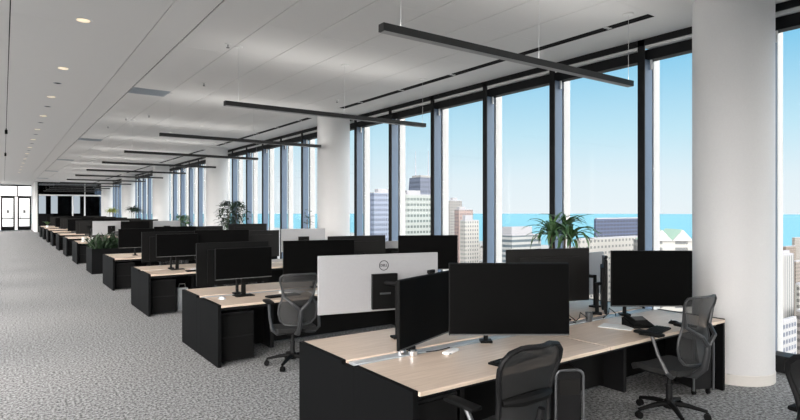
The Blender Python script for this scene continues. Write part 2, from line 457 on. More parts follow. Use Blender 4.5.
def sprinkler():
    t = thing('sprinkler', '', 'sprinkler', (0, 0, 0), 0, 'ceiling sprinkler heads')
    MB().lathe([(.04, -.008), (.045, 0)], n=16).build('escutcheon', M_white, t)
    MB().tube([(0, 0, -.008), (0, 0, -.05)], .008, 8).lathe([(.024, -.056), (.024, -.05)], n=12).build('head', M_alu, t)
    return t
sp0 = sprinkler()
SPR = [((228, 44), 'small sprinkler head on the ceiling nearest the front'), ((204, 83), 'small sprinkler head on the ceiling right of the nearest vent'),
       ((126, 118), 'small sprinkler head on the ceiling left of the third pendant'), ((337, 100), 'small sprinkler head on the ceiling beyond the second pendant'),
       ((149, 115), 'small sprinkler head on the ceiling between the first and second vents'), ((108, 126), 'round smoke detector on the ceiling beyond the first vent')]
for i, ((u, v), lab) in enumerate(SPR):
    P = at(u, v, (ZC - HC) * FPX / (210 - v))
    if i == 0: sp0.location = (P.x, P.y, ZC); sp0['label'] = lab
    else: dup(sp0, (P.x, P.y, ZC), 0, lab)
for i, yy in enumerate((19.5, 27.5)):
    t = thing('ceiling_sensor', 'small black sensor hanging from the ceiling joint at far left, %s one' % ('nearer' if i == 0 else 'farther'), 'sensor', (.064, yy, ZC))
    MB().tube([(0, 0, 0), (0, 0, -.04)], .012, 8).build('stem', M_black, t)
    MB().box(-.035, -.035, -.16, .035, .035, -.04, .01).build('housing', M_black, t)

# ------------------------------------------------------------------ benches
BX0, BX1, BD, BH = 2.05, 5.95, 1.62, .722
BXC = (BX0 + BX1) / 2; BL = (BX1 - BX0) / 2
BY = [2.69, 6.46] + [10.26 + 3.8 * k for k in range(10)]
BCY = [y + BD / 2 for y in BY]
def bench():
    t = thing('bench_desk', '', 'desk', (0, 0, 0), 0, 'maple topped bench desks in the row')
    for sx in (-1, 1):
        for sy in (-1, 1):
            x0, x1 = sorted((sx * .006, sx * (BL - .012))); y0, y1 = sorted((sy * .085, sy * BD / 2))
            MB().box(x0, y0, BH - .028, x1, y1, BH, .003).build('worktop', M_wood, t)
    for sx in (-1, 1):
        x0, x1 = sorted((sx * (BL - .012), sx * (BL + .028)))
        MB().box(x0, -BD / 2 + .02, 0, x1, -.09, BH + .004, .002).box(x0, -.09, 0, x1, .09, BH - .018, .002).box(x0, .09, 0, x1, BD / 2 - .005, BH + .004, .002).build('end_panel', M_char, t)
    MB().box(-BL + .03, -.083, BH - .07, BL - .03, .083, BH - .012, .003).box(-BL + .03, -.03, BH - .012, BL - .03, .03, BH - .006).build('cable_tray', M_tray, t)
    MB().box(-BL + .03, -.012, .03, BL - .03, .012, BH - .07).build('shade_panel', M_black, t)  # black panel added to stand in for the dark shade under the desk
    for sx in (-1, 1):
        MB().box(sx * 1.09 - .025, -.24, 0, sx * 1.09 + .025, .24, BH - .07, .004).build('centre_support', M_blk2, t)
    for sy in (-1, 1):
        y0, y1 = sorted((sy * .12, sy * (BD / 2 - .17)))
        cb_ = MB().box(-BL + .04, y0, .02, -BL + .46, y1, .60, .004).build('under_desk_cabinet', M_blk2, t)
        yf = sy * (BD / 2 - .17)
        for z0 in (.04, .32): MB().box(-BL + .05, min(yf, yf + sy * .012), z0, -BL + .45, max(yf, yf + sy * .012), z0 + .26, .002).build('drawer', M_black, cb_)
    b = MB()
    for y in (-BD / 2 + .1, BD / 2 - .1): b.box(-BL + .03, y - .02, BH - .075, BL - .03, y + .02, BH - .03)
    b.build('support_beam', M_blk2, t)
    return t
b0 = bench()
for k, y in enumerate(BCY):
    if k == 4: continue
    kk = k + 1 if k < 4 else k
    lab = 'maple topped bench desk with charcoal end panel, nearest the camera' if k == 0 else ('maple topped bench desk with charcoal end panels, %s from the front' % ORD[k] if k < 4 else 'maple topped bench desk beyond the planter, %s one behind it' % ORD[k - 5])
    if k == 0: b0.location = (BXC, y, 0); b0['label'] = lab
    else: dup(b0, (BXC, y, 0), 0, lab)
BN = lambda k: 'the nearest bench' if k == 0 else ('the %s bench from the front' % ORD[k] if k < 4 else 'the %s bench beyond the planter' % ORD[k - 5])

# ------------------------------------------------------------------ monitors
def monitor(label, x, y, yaw, zt, w_=.96, h_=.56, style='black', bcy=None, pole=None, stand=False, logo=False, group=None, block=None):
    t = thing('monitor', label, 'monitor', (x, y, BH if bcy is None or abs(y - bcy) > .09 else BH), R(yaw), group)
    zb = zt - h_ - BH; zt -= BH; zc = (zb + zt) / 2
    hm = {'black': M_plastic, 'silver': M_silver, 'brown': M_dgrey}[style]
    MB().box(-w_ / 2, 0, zb, w_ / 2, .028, zt, .005).build('housing', hm, t)
    MB().box(-w_ / 2 + .008, -.003, zb + .016, w_ / 2 - .008, .0005, zt - .008).build('screen', M_screen, t)
    if style != 'silver':
        MB().box(-w_ / 2 + .005, -.004, zb + .003, w_ / 2 - .005, -.0005, zb + .013).build('lower_bezel', M_bezel, t)
        sh = MB(); sh.prism([(-w_ * .36, .028, zb + .03), (w_ * .36, .028, zb + .03), (w_ * .36, .028, zt - .09), (-w_ * .36, .028, zt - .09)], (0, .022, 0)); sh.build('rear_shell', hm, t)
    if block is not None or style == 'silver':
        bx = block or 0
        MB().box(bx - .12, .028, zb + .02, bx + .12, .062, zt - h_ * .34, .004).build('mount_block', M_plastic, t)
        if logo: MB().box(bx - .05, .062, zc - .10, bx + .05, .068, zc - .085).build('mount_latch', M_alu, t)
    if logo:
        # round logo on the back
        lx = block or 0
        r = MB(); N = 40
        r.tube([(lx + .042 * math.cos(2 * math.pi * i / N), .0285, zt - .10 + .042 * math.sin(2 * math.pi * i / N)) for i in range(N)], .0032, 6, True)
        r.build('logo_ring', M_plastic, t)
        lettering('DELL', .030, M_plastic, t, (lx, .0288, zt - .10), (R(90), 0, R(180)), 'logo_lettering')
    # arm and pole
    if stand:
        MB().box(-.03, .028, .0, .03, .05, zc, .004).build('stand_neck', M_plastic, t)
        MB().box(-.12, -.06, 0, .12, .12, .012, .004).build('stand_foot', M_plastic, t)
    else:
        if pole is None:
            back = Vector((-math.sin(R(yaw)), math.cos(R(yaw)), 0))
            pole = (0, .16)
        else:
            p = Matrix.Rotation(-R(yaw), 3, 'Z') @ Vector((pole[0] - x, pole[1] - y, 0)); pole = (p.x, p.y)
        px, py = pole
        MB().tube([(px, py, .0), (px, py, zc + .02)], .02, 12).build('pole', M_plastic, t, True)
        MB().box(px - .05, py - .05, 0, px + .05, py + .05, .02, .004).build('clamp', M_plastic, t)
        bx = block or 0
        MB().tube([(px, py, zc), ((px + bx) / 2, max(py * .6, .09), zc), (bx, .05, zc)], .018, 8).box(bx - .06, .03, zc - .06, bx + .06, .05, zc + .06).build('arm', M_blk2, t)
    return t

c1, c2, c3, c4 = BCY[0], BCY[1], BCY[2], BCY[3]
YV = -35.4
g1 = 'monitors on the nearest bench'
mon_a = monitor('black screen turned edge-on at the left of the nearest bench, webcam on top', 2.88, 3.61, 21.7, 1.30, .96, .54, pole=(2.63, 3.60), group=g1)
monitor('largest black screen, facing the camera over the middle of the nearest bench', 3.18, 3.02, YV, 1.42, .93, .56, pole=(3.30, 3.40), group=g1)
monitor('large silver monitor seen from behind, round logo on its back, on the nearest bench', 2.72, 4.14, 180 - 12.2, 1.44, 1.13, .50, 'silver', pole=(2.78, 3.95), logo=True, block=-.03, group=g1)
monitor('dark monitor seen from behind on the nearest bench, in front of the palm', 4.66, 3.88, 180 - 18.8, 1.425, .98, .56, 'brown', pole=(4.6, 3.62), group=g1)
monitor('black screen facing the camera beside the white column on the nearest bench', 5.27, 3.08, YV, 1.425, .81, .56, pole=(5.33, 3.42), group=g1)
mon_e = monitor('narrow black screen seen edge-on left of the screen by the white column', 5.27, 3.60, 36.9, 1.32, .6, .56, pole=(5.14, 3.62), group=g1)
monitor('silver monitor back at the window end of the nearest bench, mostly hidden', 5.50, 4.14, 180, 1.32, .96, .5, 'silver', pole=(5.5, 3.9), group=g1)
g2 = 'monitors on the second bench'
monitor('small black screen with grey border on a stand, left end of the second bench', 2.53, 7.02, 0, 1.345, .745, .40, stand=True, group=g2)
monitor('large dark monitor behind the small screen at the left end of the second bench', 2.52, 7.42, 180, 1.40, .98, .56, pole=(2.52, 7.27), group=g2)
monitor('large black screen behind the grey mesh chair on the second bench', 3.60, 7.0, -12, 1.41, 1.02, .57, pole=(3.62, 7.22), group=g2)
monitor('dark monitor seen from behind over the silver logo monitor, second bench', 4.55, 7.58, 180 - 8, 1.425, .98, .56, 'brown', pole=(4.55, 7.36), group=g2)
monitor('black screen facing the camera at the window end of the second bench', 5.62, 7.12, -28, 1.42, .98, .56, pole=(5.65, 7.3), group=g2)
monitor('small silver monitor back between the two dark monitors on the second bench', 5.32, 7.75, 160, 1.31, .62, .36, 'silver', pole=(5.32, 7.5), group=g2)
g3 = 'monitors on the third bench'
monitor('small black screen with grey border on a stand, left end of the third bench', 2.64, 10.85, 0, 1.385, .745, .42, stand=True, group=g3)
monitor('large dark monitor behind the small screen at the left end of the third bench', 2.58, 11.24, 180, 1.42, .98, .56, pole=(2.58, 11.1), group=g3)
monitor('large black screen facing the camera, left middle of the third bench', 3.48, 10.88, -12, 1.445, 1.02, .57, pole=(3.5, 11.05), group=g3)
monitor('dark monitor seen from behind, middle of the third bench', 4.34, 11.3, 180, 1.40, .98, .56, 'brown', pole=(4.34, 11.1), group=g3)
monitor('silver monitor seen from behind left of the second column, third bench', 5.38, 11.25, 180 - 8, 1.42, 1.0, .5, 'silver', pole=(5.38, 11.02), group=g3)
g4 = 'monitors on the fourth bench'
monitor('black screen at the left end of the fourth bench', 2.62, 14.66, 0, 1.38, .8, .46, pole=(2.62, 14.85), group=g4)
monitor('black screen at the left middle of the fourth bench', 3.5, 14.62, -8, 1.42, .98, .56, pole=(3.5, 14.84), group=g4)
monitor('dark monitor seen from behind at the left middle of the fourth bench', 4.35, 15.1, 180, 1.40, .98, .56, 'brown', pole=(4.35, 14.9), group=g4)
monitor('tall dark monitor back by the bushy plant, window end of the fourth bench', 5.5, 15.0, 180 - 6, 1.45, 1.05, .58, 'brown', pole=(5.5, 14.8), group=g4)
for k in range(5, 12):
    cy = BCY[k]; gr = 'monitors on the benches beyond the planter'; b = BN(k)
    if k == 5:
        monitor('silver monitor back above the planter greenery, on ' + b, 3.2, cy + .2, 180, 1.43, 1.2, .5, 'silver', pole=(3.2, cy - .02), group=gr)
    else:
        monitor('%s at the left end of ' % ('black screen' if k % 2 else 'dark monitor back') + b, 2.9, cy - .1 if k % 2 else cy + .12, 0 if k % 2 else 180, 1.40, .96, .56, 'black' if k % 2 else 'brown', pole=(2.9, cy + .06 if k % 2 else cy - .04), group=gr)
    monitor('black screen at the middle of ' + b, 3.95, cy - .12, -8, 1.42, .96, .56, pole=(3.95, cy + .04), group=gr)
    monitor('%s monitor back at the window end of ' % ('silver' if k == 5 else 'dark') + b, 5.1, cy + .14, 180, 1.42, .98, .56, 'silver' if k == 5 else 'brown', pole=(5.1, cy - .04), group=gr)

# webcams
def webcam(lab, mon, lx, zt):
    yaw = mon.rotation_euler.z; p = Matrix.Rotation(yaw, 3, 'Z') @ Vector((lx, .014, 0)) + mon.location
    t = thing('webcam', lab, 'webcam', (p.x, p.y, zt), yaw)
    MB().box(-.045, -.02, .005, .045, .012, .034, .006).build('body', M_plastic, t)
    MB().box(-.02, -.016, 0, .02, .016, .006).build('clip', M_plastic, t)
    MB().tube([(0, -.021, .02), (0, -.0235, .02)], .009, 12).build('lens', M_screen, t)
webcam('black webcam on top of the edge-on screen on the nearest bench', mon_a, .02, 1.30)
webcam('black webcam on top of the narrow screen near the white column', mon_e, -.18, 1.32)

# ------------------------------------------------------------------ chairs
def chair(label, x, y, rz, style='grey', group='mesh office chairs'):
    """faces local +Y"""
    t = thing('office_chair', label, 'office chair', (x, y, 0), R(rz), group)
    fm, mm = (M_frame, M_mesh) if style == 'grey' else (M_blk2, M_meshb)
    b = MB(); b.lathe([(.05, .075), (.055, .12), (.035, .15)], n=16)
    for i in range(5):
        a = 2 * math.pi * i / 5 + .3; d = Vector((math.cos(a), math.sin(a), 0))
        b.tube([d * .02 + Vector((0, 0, .115)), d * .15 + Vector((0, 0, .108)), d * .30 + Vector((0, 0, .078))], [.03, .026, .018], 8, sq=.8)
    b.build('star_base', M_plastic, t, True)
    for i in range(5):
        a = 2 * math.pi * i / 5 + .3; d = Vector((math.cos(a), math.sin(a), 0)); s_ = Vector((-d.y, d.x, 0))
        cc = d * .30
        k = MB()
        for q in (-.02, .008):
            k.tube([cc + s_ * q + Vector((0, 0, .03)), cc + s_ * (q + .014) + Vector((0, 0, .03))], .03, 14)
        k.tube([cc + Vector((0, 0, .03)), cc + Vector((0, 0, .07))], .012, 8)
        k.build('caster', M_black, t, True)
    MB().tube([(0, 0, .14), (0, 0, .28)], .028, 12).tube([(0, 0, .28), (0, 0, .40)], .018, 12).build('gas_lift', M_blk2, t, True)
    MB().box(-.11, -.16, .385, .11, .12, .43, .015).build('tilt_mechanism', M_plastic, t)
    # seat : rounded cushion with waterfall edge
    s = MB(); rows = []
    N, K = 10, 10
    for j in range(K + 1):
        v = j / K; yy = -.22 + .47 * v; row = []
        hw = .245 * (1 - .10 * (2 * v - 1) ** 2) * (1 - .12 * max(0, v - .8) / .2)
        for i in range(N + 1):
            uu = 2 * i / N - 1
            row.append((hw * uu, yy, .468 + .012 * uu * uu - .05 * max(0, v - .75) ** 2 / .0625 - .01 * math.sin(math.pi * v)))
        rows.append(row)
    s.sheet(rows, .045); s.build('seat', M_seat, t, True)
    # backrest outline half widths by height
    if style == 'grey':
        prof = [(.53, .15), (.58, .205), (.66, .225), (.74, .215), (.81, .185), (.87, .178), (.95, .195), (1.02, .215), (1.07, .215), (1.095, .19)]
        bow = lambda z: -.245 - .05 * math.sin((z - .5) / .56 * math.pi) * -.6 - .10 * max(0, z - .62)
    else:
        prof = [(.50, .17), (.56, .205), (.64, .215), (.72, .212), (.80, .225), (.88, .245), (.94, .255), (.99, .245), (1.03, .20), (1.045, .12)]
        bow = lambda z: -.24 + .03 * math.sin((z - .5) / .5 * math.pi) - .14 * max(0, z - .6)
    rows = []
    for z, hw in prof:
        rows.append([(hw * q / 6, bow(z) - .045 * (1 - (q / 6) ** 2), z) for q in range(-6, 7)])
    MB().sheet(rows).build('backrest_mesh', mm, t, True)
    out = [(hw, bow(z), z) for z, hw in prof]
    top = [(prof[-1][1] * q / 3, bow(prof[-1][0]) - .045 * (1 - (q / 3) ** 2), prof[-1][0] + .008) for q in (2, 1, 0, -1, -2)]
    bot = [(prof[0][1] * q / 3, bow(prof[0][0]) - .045 * (1 - (q / 3) ** 2), prof[0][0] - .008) for q in (-2, -1, 0, 1, 2)]
    loop = out + top + [(-a, b_, c_) for a, b_, c_ in out[::-1]] + bot
    MB().tube(loop, .011 if style == 'grey' else .017, 8, True).build('backrest_frame', fm, t, True)
    # spine: Y-shaped support behind the back
    yb = -.335
    if style == 'grey':
        MB().tube([(0, -.10, .41), (0, -.24, .42), (0, yb + .015, .50), (0, yb - .01, .62), (0, yb - .015, .70)], [.03, .032, .03, .026, .024], 8).build('spine', fm, t, True)
        for sx in (-1, 1):
            MB().tube([(0, yb - .015, .69), (sx * .09, yb - .02, .78), (sx * .17, bow(.87) - .02, .85), (sx * .20, bow(.98) - .004, .98)], [.022, .018, .016, .012], 8).build('spine_arm', fm, t, True)
    else:
        MB().tube([(0, -.10, .41), (0, -.25, .43), (0, yb + .01, .55), (0, yb - .02, .70)], [.03, .034, .03, .022], 8).build('spine', fm, t, True)
        q = MB(); q.tube([(-.20, bow(.74) - .015, .735), (-.10, bow(.74) - .06, .745), (0, bow(.74) - .07, .75), (.10, bow(.74) - .06, .745), (.20, bow(.74) - .015, .735)], [.02, .034, .036, .034, .02], 10); q.build('lumbar_pad', M_plastic, t, True)
    az = .75 if style == 'grey' else .67
    for sx in (-1, 1):
        MB().tube([(sx * .10, -.12, .41), (sx * .22, -.17, .415), (sx * .275, -.16, .46), (sx * .29, -.09, .60), (sx * .285, -.03, az)], [.016, .018, .018, .016, .016], 8).build('arm_post', fm if style == 'grey' else M_alu, t, True)
        MB().box(sx * .285 - .045, -.13, az, sx * .285 + .045, .13, az + .03, .014).build('arm_pad', M_plastic, t, True)
    return t
CH1 = chair('black mesh office chair with lumbar pad, nearest seat at the front bench', 2.50, 2.48, 0, 'black')
CH2 = chair('grey mesh office chair in front of the white column, at the front bench', 4.83, 2.66, -5, 'grey')
CH3 = chair('grey mesh office chair at the second bench, left of the silver logo monitor', 2.79, 6.12, -10, 'grey')
chair('black office chair cut off by the bottom right corner of the photo', 3.80, 1.00, -95, 'black')
chair('grey mesh office chair half hidden at the far side of the second bench', 3.1, 8.55, 172, 'grey')
chair('grey mesh office chair half hidden at the far side of the third bench', 2.95, 12.35, 186, 'grey')
chair('grey mesh office chair at the near side of the third bench', 3.3, 9.85, -8, 'grey')
chair('grey mesh office chair at the near side of the fourth bench', 3.2, 13.65, 5, 'grey')
for k in range(5, 12):
    dup(CH3, (3.1 + .2 * (k % 2), BY[k] - .36, 0), R(8 - 5 * k), 'grey mesh office chair at the near side of ' + BN(k))

# ------------------------------------------------------------------ under-desk units
def rolling_unit(lab, x, y, rz, w_=.22, d_=.46, h_=.58):
    t = thing('mobile_pedestal', lab, 'mobile pedestal', (x, y, 0), R(rz))
    MB().box(-w_ / 2 + .012, -d_ / 2 + .015, .06, w_ / 2 - .012, d_ / 2, h_ - .012, .01).build('body', M_blk2, t)
    hw, zz = w_ / 2, h_
    pts = [(-hw, 0, .05), (-hw, 0, zz - .05)] + [(-hw + .05 - .05 * math.cos(a), 0, zz - .05 + .05 * math.sin(a)) for a in (R(30), R(60), R(90))]
    pts += [(-p[0], p[1], p[2]) for p in pts[::-1]]
    MB().tube([(a, -d_ / 2 + .01, c_) for a, b_, c_ in pts], .011, 8).build('rim', M_alu, t, True)
    MB().box(-w_ / 2 + .025, -d_ / 2 + .005, h_ - .19, w_ / 2 - .025, -d_ / 2 + .015, h_ - .07, .003).build('front_panel', M_dgrey, t)
    for sx in (-1, 1):
        for sy in (-1, 1):
            MB().tube([(sx * (w_ / 2 - .03) - .01, sy * (d_ / 2 - .05), .026), (sx * (w_ / 2 - .03) + .01, sy * (d_ / 2 - .05), .026)], .026, 12).box(sx * (w_ / 2 - .03) - .015, sy * (d_ / 2 - .05) - .015, .03, sx * (w_ / 2 - .03) + .015, sy * (d_ / 2 - .05) + .015, .062).build('caster', M_black, t)
rolling_unit('black rounded pedestal with grey rim under the nearest bench, right of the black chair', 3.655, 2.93, -30, .22, .46, .60)
rolling_unit('black pedestal with grey rim under the bench end beside the white column', 5.72, 2.95, -25, .22, .46, .56)

# ------------------------------------------------------------------ things on desks
def keyboard(lab, x, y, rz):
    t = thing('keyboard', lab, 'keyboard', (x, y, BH), R(rz))
    MB().box(-.22, -.07, 0, .22, .07, .016, .004).build('case', M_plastic, t)
    k = MB()
    for r_ in range(5):
        for c_ in range(15): k.box(-.208 + c_ * .0277, -.06 + r_ * .0245, .016, -.208 + c_ * .0277 + .023, -.06 + r_ * .0245 + .019, .022)
    k.build('keys', M_plastic, t)
def mouse(lab, x, y, rz, m_=None):
    t = thing('mouse', lab, 'mouse', (x, y, BH), R(rz))
    q = MB(); q.ell((0, 0, .0), .032, .056, .034); 
    for v in q.bm.verts: v.co.z = max(v.co.z, 0)
    q.build('shell', m_ or M_plastic, t, True)
    MB().tube([(-.003, .028, .031), (.003, .028, .031)], .007, 10).build('wheel', M_alu, t)
def paper(lab, x, y, rz, n_=1, w_=.21, h_=.297):
    q = MB(); q.box(-w_ / 2, -h_ / 2, 0, w_ / 2, h_ / 2, .004 * n_)
    o_ = q.build('paper_stack', M_paper); o_.location = (x, y, BH); o_.rotation_euler.z = R(rz); tag(o_, lab, 'paper')
# nearest bench
keyboard('black keyboard on the nearest bench beside the black chair back', 3.06, 2.86, 8)
mouse('black mouse on the nearest bench right of the keyboard', 3.42, 2.86, 0)
def dock(lab, x, y):
    t = thing('dock', lab, 'charger', (x, y, BH), R(20))
    MB().box(-.09, -.03, 0, .09, .03, .024, .010).build('case', M_paper, t, True)
    MB().box(-.07, -.032, .008, -.05, -.029, .014).build('port', M_bezel, t)
dock('small white bar shaped charger lying beside the edge-on screen', 2.83, 3.30)
for i, (x, y, lb) in enumerate(((2.50, 3.50, 'chrome cable puck on the grey tray, left of the edge-on screen stand'), (2.535, 3.40, 'chrome cable puck on the worktop in front of the edge-on screen'))):
    t = thing('cable_puck', lb, 'cable holder', (x, y, BH - .006 if abs(y - c1) < .08 else BH))
    MB().lathe([(.03, 0), (.036, .008), (.036, .04), (.026, .052)], n=20).build('body', M_chrome, t, True)
    MB().lathe([(.016, .052), (.016, .058)], n=14).build('cap', M_black, t)
cb = MB(); cb.tube([(2.68, 3.42, BH + .005), (2.75, 3.38, BH + .012), (2.82, 3.40, BH + .006), (2.92, 3.42, BH + .006)], .004, 6)
tag(cb.build('cable', M_black, None, True), 'thin black cable on the grey tray beside the edge-on screen', 'cable')
# right workstation
def phone(lab, x, y, rz):
    t = thing('desk_phone', lab, 'phone', (x, y, BH), R(rz))
    q = MB(); q.prism([(-.11, -.10, 0), (-.11, .10, 0), (-.11, .10, .075), (-.11, -.10, .02)], (.22, 0, 0)); q.build('base', M_plastic, t)
    rt = Matrix.Rotation(math.atan2(.055, .20), 3, 'X')
    h = MB(); h.box(-.105, -.095, .055, -.055, .095, .085, .012, rt, (0, 0, .047)); h.build('handset', M_plastic, t, True)
    MB().box(-.03, .01, .052, .09, .085, .056, 0, rt, (0, 0, .047)).build('display', M_bezel, t)
    kk = MB()
    for r_ in range(4):
        for c_ in range(3): kk.box(-.02 + c_ * .03, -.085 + r_ * .022, .05, .002 + c_ * .03, -.07 + r_ * .022, .055, 0, rt, (0, 0, .047))
    kk.build('keypad', M_dgrey, t)
phone('black desk phone on the nearest bench, below the screen by the column', 4.93, 3.02, -25)
keyboard('black keyboard at the desk edge behind the grey chair by the column', 4.83, 2.79, 12)
mouse('black mouse on the nearest bench beside the grey chair back', 5.32, 2.88, 10)
paper('white paper sheet beside the desk phone on the nearest bench', 4.74, 3.12, 20)
for i, (x, y) in enumerate(((4.35, 3.46), (4.55, 3.47), (5.0, 3.45))):
    q = MB(); q.tube([(x, y, BH + .002), (x + .05, y - .03, BH + .05), (x + .12, y + .01, BH + .09), (x + .18, y - .02, BH + .04), (x + .22, y, BH + .004)], .005, 6)
    tag(q.build('cable', M_black, None, True), 'black cable loop on the grey tray of the nearest bench, %s from the left' % ORD[i], 'cable', 'cable loops on the tray')
q = MB(); t = thing('cup', 'dark cup on the tray between the screens near the column', 'cup', (4.78, 3.46, BH - .006))
MB().lathe([(.03, 0), (.036, .09), (.032, .09), (.027, .006)], n=20).build('body', M_alu, t, True)
MB().tube([(.034, 0, .07), (.058, 0, .06), (.058, 0, .035), (.033, 0, .025)], .005, 8).build('handle', M_alu, t, True)
# second bench
keyboard('black keyboard on the second bench left of the grey mesh chair', 2.93, 6.72, 6)
paper('loose white papers on the second bench behind its keyboard', 3.18, 6.98, 30, 3)
paper('flat white papers on the second bench below the large black screen', 3.45, 6.75, -12, 2)
mouse('silver mouse on the second bench beside the small screen', 2.22, 6.95, 30, M_tray)
paper('white papers on the third bench below the small screen', 2.98, 10.62, 15, 3)
keyboard('black keyboard on the third bench in front of its small screen', 2.9, 10.42, 4)
t = thing('paper_bag', 'white paper bag standing under the third bench', 'bag', (2.68, 10.70, 0))
q = MB(); q.prism([(-.09, -.07, 0), (.09, -.07, 0), (.09, .07, 0), (-.09, .07, 0)], (0, 0, .40)); q.build('body', M_tray, t)
MB().tube([(-.06, 0, .40), (-.05, 0, .47), (.05, 0, .47), (.06, 0, .40)], .004, 6).build('handle', M_paper, t)
# first bench behind the planter: cups
y5 = BY[5]
t = thing('mug', 'white mug on the end of the first bench beyond the planter', 'mug', (2.25, y5 + .45, BH)); MB().lathe([(.045, 0), (.05, .16), (.045, .16), (.04, .01)], n=20).build('body', M_paper, t, True)
MB().tube([(.048, 0, .13), (.08, 0, .12), (.08, 0, .06), (.046, 0, .05)], .007, 8).build('handle', M_paper, t, True)
t = thing('tissue_box', 'white tissue box on the first bench beyond the planter', 'box', (2.52, y5 + .42, BH)); MB().box(-.12, -.07, 0, .12, .07, .11, .004).build('carton', M_paper, t)
q = MB(); q.sheet([[(-.03, -.02, .11), (.03, .0, .11)], [(-.04, .01, .15), (.035, .02, .16)]], .002); q.build('tissue', M_paper, t)

# ------------------------------------------------------------------ plants
def strap(mb, base, az, L, w_, droop, el=60, n_=6):
    d = Vector((math.cos(az), math.sin(az), 0)); s_ = Vector((-d.y, d.x, 0)); p = Vector(base); e = R(el); rows = []
    for i in range(n_ + 1):
        q = i / n_; ww = w_ * (math.sin(math.pi * min(1, .12 + q * .88)) ** .7) * .5 + .0008
        rows.append((p + s_ * ww, p + Vector((0, 0, -ww * .4)), p - s_ * ww))
        p = p + (d * math.cos(e) + Vector((0, 0, math.sin(e)))) * (L / n_); e -= droop / n_
    mb.sheet([list(r_) for r_ in rows])
def potted(name, lab, x, y, hpot, kind, htot, spread, mleaf, seed, stems=3):
    r_ = random.Random(seed)
    t = thing(name, lab, 'plant', (x, y, 0), 0, 'potted plants along the windows')
    MB().lathe([(.15, 0), (.19, hpot), (.175, hpot), (.17, hpot - .05)], n=24, cap=True).build('pot', M_pot, t, True)
    MB().lathe([(.17, hpot - .045), (.17, hpot - .04)], n=20).build('soil', M_soil, t)
    st, lf = MB(), MB()
    for i in range(stems):
        a = 2 * math.pi * i / stems + r_.random(); top = Vector((math.cos(a) * spread * .32, math.sin(a) * spread * .32, htot * (.80 + .12 * r_.random())))
        if kind == 'palm':
            st.tube([(top.x * .3, top.y * .3, hpot - .05), (top.x * .7, top.y * .7, htot * .5), top], [.018, .015, .012], 7)
            for j in range(34): strap(lf, top + Vector((0, 0, -.10 * r_.random())), 6.283 * r_.random(), spread * (.7 + .5 * r_.random()), .045, R(70 + 80 * r_.random()), 20 + 60 * r_.random())
        else:
            st.tube([(top.x * .2, top.y * .2, hpot - .05), (top.x * .6, top.y * .6, htot * .55), top], [.014, .011, .006], 6)
            nn = 150 if kind == 'bushy' else 26
            for j in range(nn):
                z = htot * (.55 + .45 * r_.random()); q = (z / htot - .55) / .45
                rad = spread * (.45 if kind == 'bushy' else .22) * math.sqrt(max(.05, 1 - (2 * q - 1) ** 2))
                b_ = Vector((top.x * z / htot + r_.uniform(-rad, rad), top.y * z / htot + r_.uniform(-rad, rad), z))
                strap(lf, b_, 6.283 * r_.random(), spread * (.3 if kind == 'bushy' else .26), .05 if kind == 'bushy' else .045, R(60 + 60 * r_.random()), 40 * r_.random() - 5, 4)
    st.build('stem', M_stem, t, True); lf.build('foliage', mleaf, t, True)
potted('potted_palm', 'arching green palm plant by the window behind the dark monitor', 6.55, 5.22, .42, 'palm', 1.80, .50, M_leaf, 3)
potted('potted_plant', 'slender upright plant in front of the second column', 5.93, 12.1, .40, 'slim', 1.86, .26, M_leafd, 5, 2)
potted('potted_plant', 'dark bushy plant by the window right of the third column', 6.42, 18.9, .45, 'bushy', 2.12, .72, M_leafd, 8, 4)
potted('potted_plant', 'low green plant by the window, left of the third column', 6.35, 25.2, .42, 'bushy', 1.60, .45, M_leaf, 9, 3)
potted('potted_plant', 'loose dark green plant far down the window side', 6.55, 37.4, .45, 'palm', 2.05, .55, M_leafd, 11)
potted('potted_plant', 'yellow green plant furthest down the window side', 6.55, 46.2, .45, 'palm', 1.95, .50, M_leafy, 12)

# planter box in the fifth row
t = thing('planter_box', 'long charcoal planter trough full of dark greenery behind the fourth bench', 'planter', (3.30, BCY[4], 0))
p = MB(); hw = 1.25
p.box(-hw, -.66, 0, hw, -.63, .72, .002); p.box(-hw, .63, 0, hw, .66, .72, .002); p.box(-hw, -.63, 0, -hw + .03, .63, .72, .002); p.box(hw - .03, -.63, 0, hw, .63, .72, .002); p.box(-hw + .03, -.63, .0, hw - .03, .63, .05)
p.build('trough', M_char, t)
MB().box(-hw + .03, -.63, .05, hw - .03, .63, .64).build('soil', M_soil, t)
lf = MB(); r_ = random.Random(4)
for i in range(800):
    strap(lf, (r_.uniform(-hw + .05, hw - .05), r_.uniform(-.58, .58), .64), 6.283 * r_.random(),   .30 + .36 * r_.random(), .05, R(30 + 110 * r_.random()), 55 + 30 * r_.random(), 4)
lf.build('foliage', M_leafd, t, True)
# small plant on a far bench
t = thing('potted_plant', 'small bright plant on the furthest bench', 'plant', (2.28, BCY[10] + .45, BH))
MB().lathe([(.06, 0), (.08, .12)], n=16).build('pot', M_paper, t, True); lf = MB()
for i in range(40): strap(lf, (0, 0, .11), 6.283 * r_.random(), .3 + .15 * r_.random(), .05, R(90), 75, 4)
lf.build('foliage', M_leaf, t, True)

